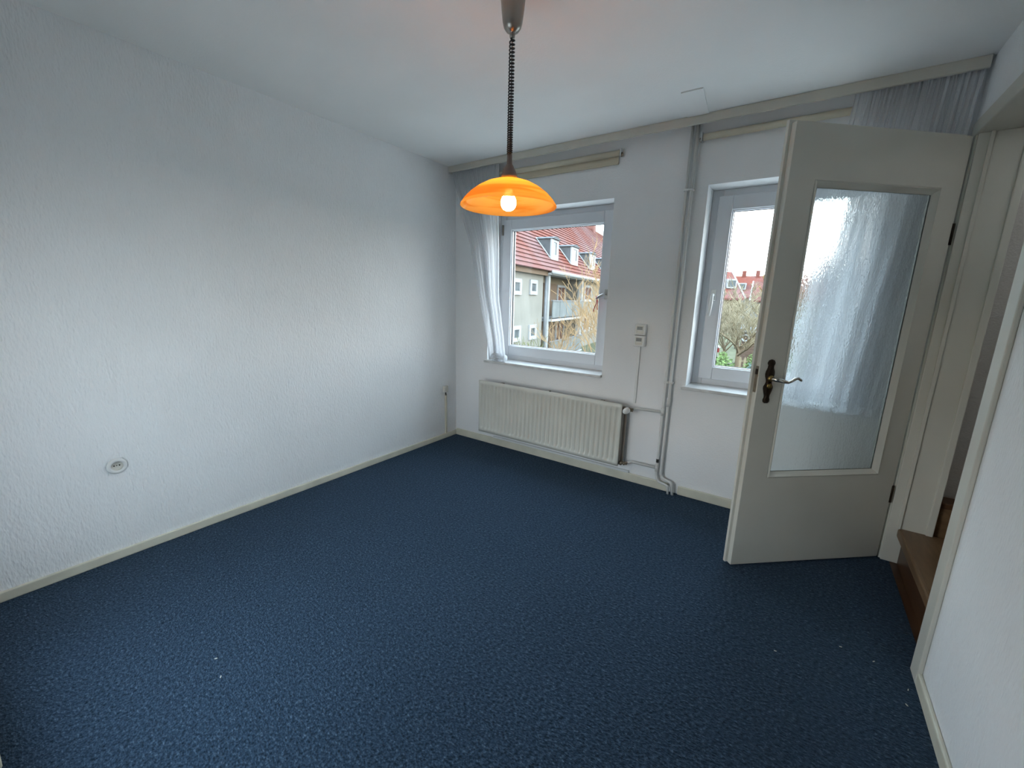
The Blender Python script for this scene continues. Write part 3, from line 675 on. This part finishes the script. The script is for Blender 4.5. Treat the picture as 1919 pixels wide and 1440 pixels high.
# round flush socket
so = thing('wall_socket', 'round white power socket low on the long bare wall', 'socket', (0, -2.343, 0.458))
MB().lathe([(0.0215, 0.0045), (0.024, 0.009), (0.031, 0.008), (0.036, 0.004), (0.0375, 0.0)], (0, 0, 0), 36, 'x').build('cover_plate', 'plastic', so)
MB().lathe([(0.0, -0.004), (0.019, -0.004), (0.0205, 0.0), (0.0215, 0.0045)], (0, 0, 0), 36, 'x').build('insert', 'beigeplastic', so)
for dy in (-0.0095, 0.0, 0.0095):
    MB().lathe([(0.0, 0.001), (0.0026 if dy else 0.0016, 0.001), (0.0028, -0.004)], (-0.002, dy, 0.001), 12, 'x').build('contact_hole', 'dark', so)
so.location.x = 0.0045
s2 = thing('wall_socket', 'small surface mounted socket beside the room corner', 'socket', (0, -0.155, 0.432))
MB().box(0, 0.028, -0.024, 0.024, 0, 0.056).build('housing', 'beigeplastic', s2, bevel=0.005)
MB().lathe([(0.0, 0.026), (0.016, 0.026), (0.018, 0.031), (0.020, 0.028)], (0, 0, 0.028), 20, 'x').build('insert', 'beigeplastic', s2)
MB().tube([(0.012, 0.004, 0.0), (0.012, 0.008, -0.03)], 0.006, 8).build('cable_entry', 'dark', s2)
# square plaster cover at the ceiling
cp = MB().prism([(1.886, -0.405, H), (1.990, -0.405, H), (1.965, -0.0935, H), (1.848, -0.0935, H)], (0, 0, -0.006)).build('ceiling_cover_plate', 'ceiling', bevel=0.002)
tag(cp, 'flat white square cover plate on the ceiling at the pelmet', 'cover plate')
# red ribbon on the window handle
rb = thing('key_ribbon', 'red ribbon hanging from the left window handle', 'ribbon', (1.292, 0.094, 1.284))
def strip(dx, l):
    return MB().grid(lambda u, v: (dx*v*8+(u-0.5)*0.006+0.003*math.sin(v*5+dx*90), 0.004*math.sin(v*7), -l*v), 2, 12)
strip(-0.002, 0.095).build('ribbon_tail', 'red', rb, solid=0.001); strip(0.0015, 0.080).build('ribbon_tail', 'red', rb, solid=0.001)
MB().tube([(0.0, 0.012*math.cos(a), 0.008+0.012*math.sin(a)) for a in [2*PI*k/14 for k in range(15)]], 0.002, 6).build('loop', 'red', rb)
# crumbs on the carpet
CRUMBS = [(1.006, -2.360, 1.0, 'pale crumb on carpet opposite the round socket, farther of that pair'),
          (1.100, -2.381, 2.6, 'pale crumb on carpet opposite the round socket, nearer of that pair'),
          (2.632, -1.129, .3, 'pale crumb on carpet in front of the free edge of the door'),
          (2.837, -0.955, .2, 'pale crumb on carpet in front of the middle of the door'),
          (2.933, -0.966, .9, 'pale crumb on carpet in front of the stair step'),
          (3.015, -1.046, 1.4, 'pale crumb on carpet touching the near door frame foot'),
          (3.000, -1.123, 2.2, 'pale crumb on carpet beside the short baseboard near the stair doorway')]
for x, y, a, lb_ in CRUMBS:
    o = MB().prism([(-0.0045, -0.001, 0), (0.004, -0.0016, 0), (0.0045, 0.0008, 0), (-0.003, 0.0016, 0)], (0, 0, 0.002)).build('paper_crumb', 'lint')
    o.location = (x, y, 0.0005); o.rotation_euler = (0, 0, a); tag(o, lb_, 'crumb', 'crumbs on the carpet')

# ------------------------------------------------------------------ pendant lamp
LX, LY = 1.582, -1.450
lamp = thing('pendant_lamp', 'hanging rise and fall lamp with glowing amber glass shade', 'lamp', (LX, LY, H))
z_ = lambda z: z-H
sh_out = [(0.178, 1.6075), (0.1795, 1.6095), (0.178, 1.614), (0.165, 1.632), (0.145, 1.652), (0.118, 1.672), (0.088, 1.688), (0.055, 1.699), (0.034, 1.703), (0.026, 1.706), (0.026, 1.712)]
sh_in = [(0.022, 1.710), (0.022, 1.703), (0.034, 1.698), (0.055, 1.694), (0.086, 1.683), (0.115, 1.667), (0.142, 1.647), (0.162, 1.627), (0.174, 1.6105), (0.178, 1.6075)]
MB().lathe([(r_, z_(z)) for r_, z in sh_out+sh_in], n=64).build('shade', 'shade', lamp)
MB().lathe([(0.0, z_(1.790)), (0.0095, z_(1.789)), (0.0105, z_(1.756)), (0.0155, z_(1.749)), (0.023, z_(1.734)), (0.0295, z_(1.719)), (0.0315, z_(1.711)), (0.029, z_(1.7075)), (0.0, z_(1.7075))], n=28).build('shade_holder', 'pewter', lamp)
MB().lathe([(0.0, z_(1.708)), (0.018, z_(1.707)), (0.018, z_(1.672)), (0.014, z_(1.668)), (0.0, z_(1.668))], n=20).build('lamp_socket', 'plastic', lamp)
bp_ = [(0.0, 1.594), (0.010, 1.5955), (0.019, 1.600), (0.0255, 1.608), (0.029, 1.619), (0.0285, 1.630), (0.024, 1.642), (0.0165, 1.653), (0.0135, 1.662), (0.0135, 1.670)]
MB().lathe([(r_, z_(z)) for r_, z in bp_], n=28).build('bulb', 'bulb', lamp)
# coiled cable: turns tight at the bottom and stretched at the top
zz0, zz1, turns = 1.788, 2.162, 40
pts = []
nst = turns*14
for i in range(nst+1):
    t = i/nst; z = zz0+(zz1-zz0)*(0.70*t+0.30*t**2); a = 2*PI*turns*t
    rr = 0.0085*(1 if 0.01 < t < 0.985 else 0.5)
    pts.append((rr*math.cos(a), rr*math.sin(a), z_(z)))
MB().tube(pts, 0.0026, 6).build('coiled_cable', 'blackcord', lamp)
MB().tube([(0, 0, z_(1.785)), (0, 0, z_(2.168))], 0.0016, 6).build('suspension_cord', 'blackcord', lamp)
MB().lathe([(0.0, z_(2.158)), (0.008, z_(2.158)), (0.0095, z_(2.163)), (0.0095, z_(2.172)), (0.012, z_(2.174)), (0.022, z_(2.179)), (0.030, z_(2.190)), (0.0345, z_(2.206)), (0.0385, z_(2.236)), (0.042, z_(2.270)), (0.045, z_(2.300)), (0.046, z_(2.3082)), (0.0, z_(2.3083))], n=40).build('ceiling_canopy', 'steel', lamp)

# ------------------------------------------------------------------ outside: ground and neighbouring building
GZ = -3.0
tag(MB().add([(-160, -120, GZ), (160, -120, GZ), (160, 200, GZ), (-160, 200, GZ)], [(0, 1, 2, 3)]).build('ground_garden', 'lawn'), 'dull green garden lawn outside the windows', 'ground', kind=S)
tag(box(-14, 14, 0.36, 15, GZ, GZ+0.03).build('ground_bounce_paving', 'paving'), 'unseen concrete paving added below the windows to bounce light', 'paving', kind=S)  # added out of view, reflects sky light up to the ceiling
tag(box(-10, 1.7, -15, YB-0.2, GZ, GZ+0.03).build('ground_bounce_terrace', 'paving'), 'unseen concrete terrace added behind the house to bounce light', 'paving', kind=S)  # added out of view, reflects sky light through the back window

B0 = Vector((-11.36, 18.744, 0)); BA = math.atan2(0.988, -0.157)
ab = thing('apartment_building', 'long pale apartment building with red dormered roof across the garden', 'building', (B0.x, B0.y, GZ), BA)
g = -GZ   # local z = world z - GZ
EA = 3.0+g
# main walls (x = along the row, y = depth away from the viewer)
box(-7, 2.75, 0, 10.5, 0, EA-0.1).build('wall', 'plaster', ab)
box(2.75, 11.3, 1.3, 10.5, 0, EA-0.1).build('wall', 'plaster2', ab)
box(11.3, 43, 0.25, 10.5, 0, EA-0.1).build('wall', 'plaster', ab)
def bwin(s0, s1, z0, z1, y, pane, bars=0, fr=0.16):
    w = frame_plate(s0, s1, z0+g, z1+g, s0+fr, s1-fr, z0+g+fr, z1+g-fr, y-0.10, y+0.02).build('window', 'outwhite', ab)
    box(s0+fr*0.8, s1-fr*0.8, y-0.03, y+0.015, z0+g+fr*0.8, z1+g-fr*0.8).build('pane', pane, w)
    for k in range(bars):
        x = s0+(s1-s0)*(k+1)/(bars+1); box(x-0.04, x+0.04, y-0.07, y, z0+g+fr, z1+g-fr).build('glazing_bar', 'outwhite', w)
for s0, s1, z0, z1 in ((-1.97, -0.85, 1.42, 2.33), (0.45, 1.58, 1.46, 2.36), (-1.90, -0.78, -1.28, -0.36), (0.52, 1.66, -1.33, -0.40), (-5.6, -4.4, 1.40, 2.30), (-5.6, -4.4, -1.28, -0.36)):
    bwin(s0, s1, z0, z1, 0.0, 'outglass', 0, 0.22)
# loggias on two floors
for zf in (-0.12, -2.9):
    box(3.2, 10.9, -0.55, 1.3, zf+g-0.16, zf+g).build('balcony_slab', 'outwhite', ab)
    nb_ = 5
    for k in range(nb_):
        a = 3.35+k*(7.4/nb_); box(a+0.03, a+7.4/nb_-0.03, -0.52, -0.46, zf+g+0.08, zf+g+1.20).build('balcony_panel', 'parapet', ab)
    box(3.25, 10.85, -0.56, -0.42, zf+g+1.20, zf+g+1.27).build('handrail', 'zinc', ab)
    bwin(4.6, 5.75, zf+0.05, zf+2.45, 1.3, 'redcurtain', 0, 0.16)
    bwin(9.0, 11.1, zf+0.3, zf+2.45, 1.28, 'redcurtain', 1, 0.18)
    box(6.0, 8.8, 1.20, 1.32, zf+g+0.1, zf+g+2.5).build('loggia_panel', 'fascia', ab)
for s in (3.15, 10.95): box(s-0.13, s+0.13, -0.30, 0.0, 0, EA-0.15).build('post', 'outwhite', ab)
for s0 in (13.2, 18.5, 24.0, 30.0, 36.0):
    for zf in (0, -2.75): bwin(s0, s0+2.4, zf+1.05, zf+2.5, 0.25, 'redcurtain' if s0 < 20 else 'outglass', 1, 0.2)
# downpipes, gutter, fascia
MB().tube([(2.95, -0.12, 0), (2.95, -0.12, EA-0.1)], 0.09, 8).build('downpipe', 'zinc', ab)
MB().tube([(11.6, 0.05, 0), (11.6, 0.05, EA-0.1)], 0.09, 8).build('downpipe', 'zinc', ab)
box(-7.2, 2.75, -0.32, -0.24, EA-0.30, EA+0.0).build('fascia', 'fascia', ab)
MB().tube([(2.75, -0.62, EA-0.05), (43.3, -0.62, EA-0.05)], 0.13, 8).build('gutter', 'outwhite', ab)
box(2.75, 43.2, -0.55, 0.3, EA-0.22, EA-0.10).build('soffit', 'outwhite', ab)
# roof in overlapping tile courses
ridge_y, ridge_z, ey, ez = 5.5, 10.3+g, -0.55, EA-0.02
NC = 26
rf = MB(); xs_ = [-7.4+i*1.6 for i in range(0, 44)]
L_ = Vector((0, ridge_y-ey, ridge_z-ez)); nrm = Vector((0, -(ridge_z-ez), ridge_y-ey)).normalized()
for k in range(NC):
    a = Vector((0, ey, ez))+L_*(k/NC)+nrm*0.07; b_ = Vector((0, ey, ez))+L_*((k+1.02)/NC)
    rf.add([(-7.4, a.y, a.z), (43.4, a.y, a.z), (43.4, b_.y, b_.z), (-7.4, b_.y, b_.z), (-7.4, a.y-nrm.y*0.07, a.z-nrm.z*0.07), (43.4, a.y-nrm.y*0.07, a.z-nrm.z*0.07)], [(0, 1, 2, 3), (0, 4, 5, 1)])
rf.add([(-7.4, ridge_y, ridge_z), (43.4, ridge_y, ridge_z), (43.4, 2*ridge_y-ey, ez), (-7.4, 2*ridge_y-ey, ez)], [(0, 1, 2, 3)])
ro = rf.build('roof', 'tile', ab, fix=False)
MB().prism([(-7.3, ey+0.1, ez), (-7.3, ridge_y, ridge_z-0.1), (-7.3, 2*ridge_y-ey-0.1, ez)], (0.2, 0, 0)).build('gable_wall', 'plaster', ab)
MB().tube([(-7.4, ridge_y, ridge_z), (43.4, ridge_y, ridge_z)], 0.14, 8).build('ridge_tiles', 'tile', ro)
for s in (12.0, 33.0): box(s, s+1.0, 5.1, 5.9, ridge_z-0.6, ridge_z+1.0).build('chimney', 'tile_far', ab)
box(-0.6, 0.5, 1.42, 1.52, EA+2.55, EA+3.35).build('skylight', 'slate', ab)
# dormers
def roof_y(z): return ey+(z-ez)/(ridge_z-ez)*(ridge_y-ey)
for s0, s1 in ((4.45, 5.75), (8.9, 10.55), (14.3, 16.0), (19.6, 21.4), (26.0, 27.8), (33, 34.8), (-4.6, -3.3)):
    zb_, zt_ = 3.95+g, 5.25+g; yf = roof_y(zb_)-0.06
    yb = roof_y(zt_)+0.05
    dm = box(s0, s1, yf+0.05, roof_y(zb_+0.3), zb_-0.3, zb_+0.1).build('dormer', 'slate', ab)
    for sx in (s0, s1): MB().prism([(sx-0.05, yf, zb_), (sx-0.05, yf, zt_), (sx-0.05, yb, zt_)], (0.10, 0, 0)).build('dormer_cheek', 'slate', dm)
    frame_plate(s0-0.08, s1+0.08, zb_-0.05, zt_, s0+0.34, s1-0.34, zb_+0.30, zt_-0.16, yf-0.06, yf+0.04).build('dormer_window', 'outwhite', dm)
    box(s0+0.3, s1-0.3, yf-0.02, yf+0.03, zb_+0.27, zt_-0.12).build('pane', 'outglass', dm)
    arc = [(s0-0.16+(s1-s0+0.32)*k/8, yf-0.16, zt_+0.02+0.20*math.sin(PI*k/8)) for k in range(9)]
    MB().prism(arc, (0, roof_y(zt_+0.2)-yf+0.3, 0)).build('dormer_roof', 'slate', dm)
    MB().tube([(s0-0.10, roof_y(zb_)-0.10, zb_-0.02), (s0-0.10, roof_y(zt_+0.1)-0.10, zt_+0.1)], 0.05, 6).build('valley_flashing', 'outwhite', dm)

# second roof row beyond
fb = thing('terraced_building', 'further building with pink tiled roof behind the apartment ridge', 'building', (-31.5, 70.0, GZ), BA)
box(0, 26, 0, 9, 0, 12.0).build('wall', 'plaster', fb)
MB().prism([(-0.4, -0.6, 11.8), (-0.4, 4.5, 19.6), (-0.4, 9.6, 11.8)], (27, 0, 0)).build('roof', 'tile_far', fb)
box(16, 17.2, 4, 5, 18, 20.6).build('chimney', 'plaster', fb)

# ------------------------------------------------------------------ bare trees and shrubs
def bare_tree(name, label, cat, loc, height, spread, trunk_h, bark, twigs, seed, n_main=7, depth=4, r0=0.06, group=None, up=0.55, rmin=0.006):
    rnd = random.Random(seed); r = thing(name, label, cat, loc, group=group)
    tb = MB(); tw = MB()
    tb.tube([(0, 0, -0.02), (0.02, 0.01, trunk_h*0.5), (0, 0.02, trunk_h)], [r0*1.2, r0, r0*0.85], 8)
    def grow(p, d, l, rad, lev):
        n = 3; pts = [p]; q = p
        for i in range(n):
            d = (d+Vector((rnd.uniform(-.22, .22), rnd.uniform(-.22, .22), rnd.uniform(-.08, .20)))).normalized()
            q = q+d*(l/n); pts.append(q)
        rs = [max(rmin, rad*(1-0.5*i/n)) for i in range(n+1)]
        (tb if lev <= 1 else tw).tube(pts, rs, 5 if lev <= 1 else 3, caps=False)
        if lev < depth:
            for k in range(3 if lev < depth-1 else 4):
                i = rnd.choice([1, 2, 3]); a = rnd.uniform(0, 2*PI); s = rnd.uniform(0.45, 0.95)
                nd = (d+Vector((math.cos(a)*s, math.sin(a)*s, rnd.uniform(-0.15, 0.5)))).normalized()
                grow(pts[i], nd, l*rnd.uniform(0.5, 0.75), rs[i]*0.62, lev+1)
    for k in range(n_main):
        a = 2*PI*k/n_main+rnd.uniform(-.3, .3); z = trunk_h*rnd.uniform(0.75, 1.0)
        d = Vector((math.cos(a)*spread, math.sin(a)*spread, up+rnd.uniform(0, .5))).normalized()
        grow(Vector((0, 0, z)), d, (height-trunk_h)*rnd.uniform(0.45, 0.62), r0*0.5, 1)
    tb.build('trunk', bark, r, fix=False); tw.build('twigs', twigs, r, fix=False)['kind'] = 'stuff'
    return r
bare_tree('bare_shrub', 'tan bare shrub with fan of upright twigs in front of the balcony', 'shrub', (-1.72, 5.2, GZ), 4.35, 0.32, 3.1, 'twig_tan', 'twig_tan', 3, 6, 4, 0.034, up=1.0, rmin=0.004)
bare_tree('bare_shrub', 'dense tan bare shrub at the right edge of the left window view', 'shrub', (-1.0, 5.75, GZ), 4.9, 0.36, 2.7, 'twig_tan', 'twig_tan', 11, 7, 5, 0.036, up=1.0, rmin=0.004)
bare_tree('bare_shrub', 'low shrub of green and yellow shoots below the left window', 'shrub', (-0.75, 2.9, GZ), 3.85, 1.1, 3.1, 'twig_green', 'twig_green', 5, 10, 4, 0.022, up=0.35, rmin=0.0035)
bare_tree('bare_tree', 'straw coloured bare tree in front of the garden shed', 'tree', (-0.10, 23.0, GZ), 5.1, 1.05, 1.9, 'bark', 'twig_grey', 21, 10, 5, 0.11, up=0.5, rmin=0.011)
bare_tree('bare_tree', 'slender second bare trunk beside the straw coloured tree', 'tree', (-0.85, 23.4, GZ), 4.0, 0.8, 1.9, 'bark', 'twig_grey', 31, 7, 5, 0.08, up=0.6, rmin=0.010)

def bush(name, label, loc, rx, ry, rz, leafm, seed, n=2600, group=None, size=0.07):
    rnd = random.Random(seed); r = thing(name, label, 'bush', loc, group=group)
    mb = MB()
    for _ in range(n):
        a = rnd.uniform(0, 2*PI); h = rnd.random()**0.6; t = rnd.uniform(0.55, 1.0)
        rr = math.sqrt(max(0, 1-(h)**2))*t*(1+0.18*math.sin(4*a+seed)+0.12*math.sin(9*a))
        c = Vector((rx*rr*math.cos(a), ry*rr*math.sin(a), rz*h*t*1.05+0.06))
        e1 = Vector((rnd.gauss(0, 1), rnd.gauss(0, 1), rnd.gauss(0, 1))).normalized()*size*rnd.uniform(.6, 1.4); e2 = e1.orthogonal().normalized()*size*0.5
        mb.add([c-e1, c+e2, c+e1, c-e2], [(0, 1, 2, 3)])
    mb.build('foliage', leafm, r, fix=False)['kind'] = 'stuff'
    st_ = MB()
    for k in range(5):
        a = 2*PI*k/5; st_.tube([(0, 0, 0), (rx*0.3*math.cos(a), ry*0.3*math.sin(a), rz*0.6)], [0.04, 0.02], 5)
    st_.build('stems', 'bark', r)
    return r
bush('garden_bush', 'light green rounded bush at the bottom of the second window view', (0.10, 16.0, GZ), 0.60, 0.7, 2.15, 'leaf', 2, group='garden bushes')
bush('garden_bush', 'blue green spreading juniper beside the light green bush', (1.35, 16.6, GZ), 0.62, 0.7, 2.0, 'leaf2', 4, group='garden bushes')
bush('garden_bush', 'dark green bush in front of the shed next to the door edge', (1.15, 20.3, GZ), 0.75, 0.7, 1.95, 'leaf', 6, group='garden bushes')
bush('garden_bush', 'low green clump behind the light green bush near the red ornament', (-0.95, 21.2, GZ), 0.8, 0.7, 1.25, 'leaf', 9, group='garden bushes')
# shed with horizontal boards
sd = thing('garden_shed', 'brown boarded garden shed behind the bare tree', 'shed', (1.75, 28.2, GZ), 0.05)
for k in range(13):
    box(-2.3, 3.2, -0.02-0.012*(k % 2), 0.04, 0.05+k*0.185, 0.05+k*0.185+0.178).build('board', 'shedwood', sd)
box(-2.3, 3.2, 0.04, 2.6, 0.0, 2.45).build('body', 'shedwood', sd)
MB().prism([(-2.55, -0.35, 2.42), (-2.55, 3.0, 2.75), (-2.55, 3.0, 2.83), (-2.55, -0.35, 2.50)], (6.0, 0, 0)).build('roof', 'slate', sd)
# white ring ornament and red ornament
orn = thing('ring_ornament', 'white ring ornament hanging on the shed wall', 'ornament', (-0.28, 27.88, -0.92))
MB().tube([(0.20*math.cos(a), 0, 0.20*math.sin(a)) for a in [2*PI*k/24 for k in range(25)]], 0.06, 8, caps=False).build('ring', 'outwhite', orn)
MB().lathe([(0.0, -0.05), (0.07, -0.04), (0.08, 0.0)], (0, 0, 0), 14, 'y').build('hub', 'fascia', orn)
bh = thing('nesting_box', 'small red nesting box on a post beside the bare trees', 'nesting box', (-1.50, 25.0, GZ))
box(-0.03, 0.03, -0.03, 0.03, 0, 1.35).build('post', 'bark', bh)
box(-0.17, 0.17, -0.15, 0.15, 1.33, 1.60).build('box', 'ornament_red', bh)
MB().prism([(-0.22, -0.2, 1.60), (0.22, -0.2, 1.60), (0, -0.2, 1.78)], (0, 0.4, 0)).build('roof', 'outwhite', bh)
# picket fence
pf = thing('picket_fence', 'pale low picket fence in front of the garden shed', 'fence', (-0.2, 25.2, GZ), 0.05)
for k in range(14):
    x = k*0.24; MB().prism([(x, 0, 0), (x+0.12, 0, 0), (x+0.12, 0, 1.05), (x+0.06, 0, 1.15), (x, 0, 1.05)], (0, 0.03, 0)).build('picket', 'twig_grey', pf)
for z in (0.3, 0.85): box(-0.1, 3.4, 0.03, 0.07, z, z+0.08).build('rail', 'twig_grey', pf)

# far houses seen through the second window
def house(loc, rz, w, d, hw_, hr, wallm, roofm, label, chim, wins, dorms=0):
    h = thing('row_house', label, 'house', loc, rz, group='far houses beyond the gardens')
    box(0, w, 0, d, 0, hw_).build('wall', wallm, h)
    MB().prism([(0, 0, hw_), (0, d, hw_), (0, d/2, hr-0.15)], (0.12, 0, 0)).build('gable', wallm, h)
    MB().prism([(w-0.12, 0, hw_), (w-0.12, d, hw_), (w-0.12, d/2, hr-0.15)], (0.12, 0, 0)).build('gable', wallm, h)
    rf_ = MB()
    for sgn in (0, 1):
        e = -0.5 if sgn == 0 else d+0.5
        rf_.prism([(-0.4, e, hw_-0.4), (-0.4, d/2, hr), (-0.4, d/2, hr+0.25), (-0.4, e, hw_-0.15)], (w+0.8, 0, 0))
    ro_ = rf_.build('roof', roofm, h)
    for x in (-0.45, w+0.25): MB().prism([(x, -0.55, hw_-0.45), (x, d/2, hr+0.0), (x, d/2, hr+0.32), (x, -0.55, hw_-0.1)], (0.2, 0, 0)).build('verge_board', 'outwhite', h)
    for x in chim: box(x, x+0.7, d/2-0.4, d/2+0.4, hr-0.5, hr+1.3).build('chimney', roofm, h)
    for (x, z) in wins:
        f_ = frame_plate(x, x+1.3, z, z+1.4, x+.15, x+1.15, z+.15, z+1.25, -0.08, 0.02).build('window', 'outwhite', h)
        box(x+.12, x+1.18, -0.03, 0.01, z+.12, z+1.28).build('pane', 'outglass', f_)
    for k in range(dorms):
        x = 1.5+k*2.6; z = hw_+0.35*(hr-hw_); y = (z-hw_)/(hr-hw_)*d/2
        dm = box(x, x+1.3, y-0.6, y+2.0, z, z+1.3).build('dormer', 'outwhite', h)
        box(x+.15, x+1.15, y-0.64, y-0.6, z+.2, z+1.1).build('pane', 'outglass', dm)
    return h
house((-14.3, 59.0, GZ), 0.55, 11.0, 9.2, 5.1, 8.6, 'plaster2', 'tile', 'near row house with red roof and white verge', (2.0, 7.5), [(k*2.4+0.6, 2.4) for k in range(4)], 4)
house((-4.3, 74.0, GZ), 0.06, 9.0, 7.5, 4.9, 7.6, 'outwhite', 'tile_far', 'pale row house with pink roof behind the garden', (1.0, 6.0), [(0.6, 2.4), (2.6, 2.4), (5.6, 2.4)], 2)
house((-10.5, 94.0, GZ), 0.0, 26.0, 9.0, 5.6, 9.6, 'plaster', 'tile', 'farthest red roofed house with several chimneys', (1.5, 4.0, 7.0, 12.0, 17.0), [(2, 2.4), (8, 2.4)], 3)
bare_tree('bare_tree', 'orange brown far tree beside the pale row house', 'tree', (0.2, 70.0, GZ), 8.2, 0.9, 2.4, 'twig_tan', 'leaf3', 41, 9, 5, 0.22, up=0.6, rmin=0.04)
bare_tree('bare_tree', 'grey bare tree in front of the red roofed row house', 'tree', (-2.2, 42.0, GZ), 5.6, 0.9, 2.0, 'bark', 'twig_grey', 43, 8, 5, 0.16, up=0.6, rmin=0.018)
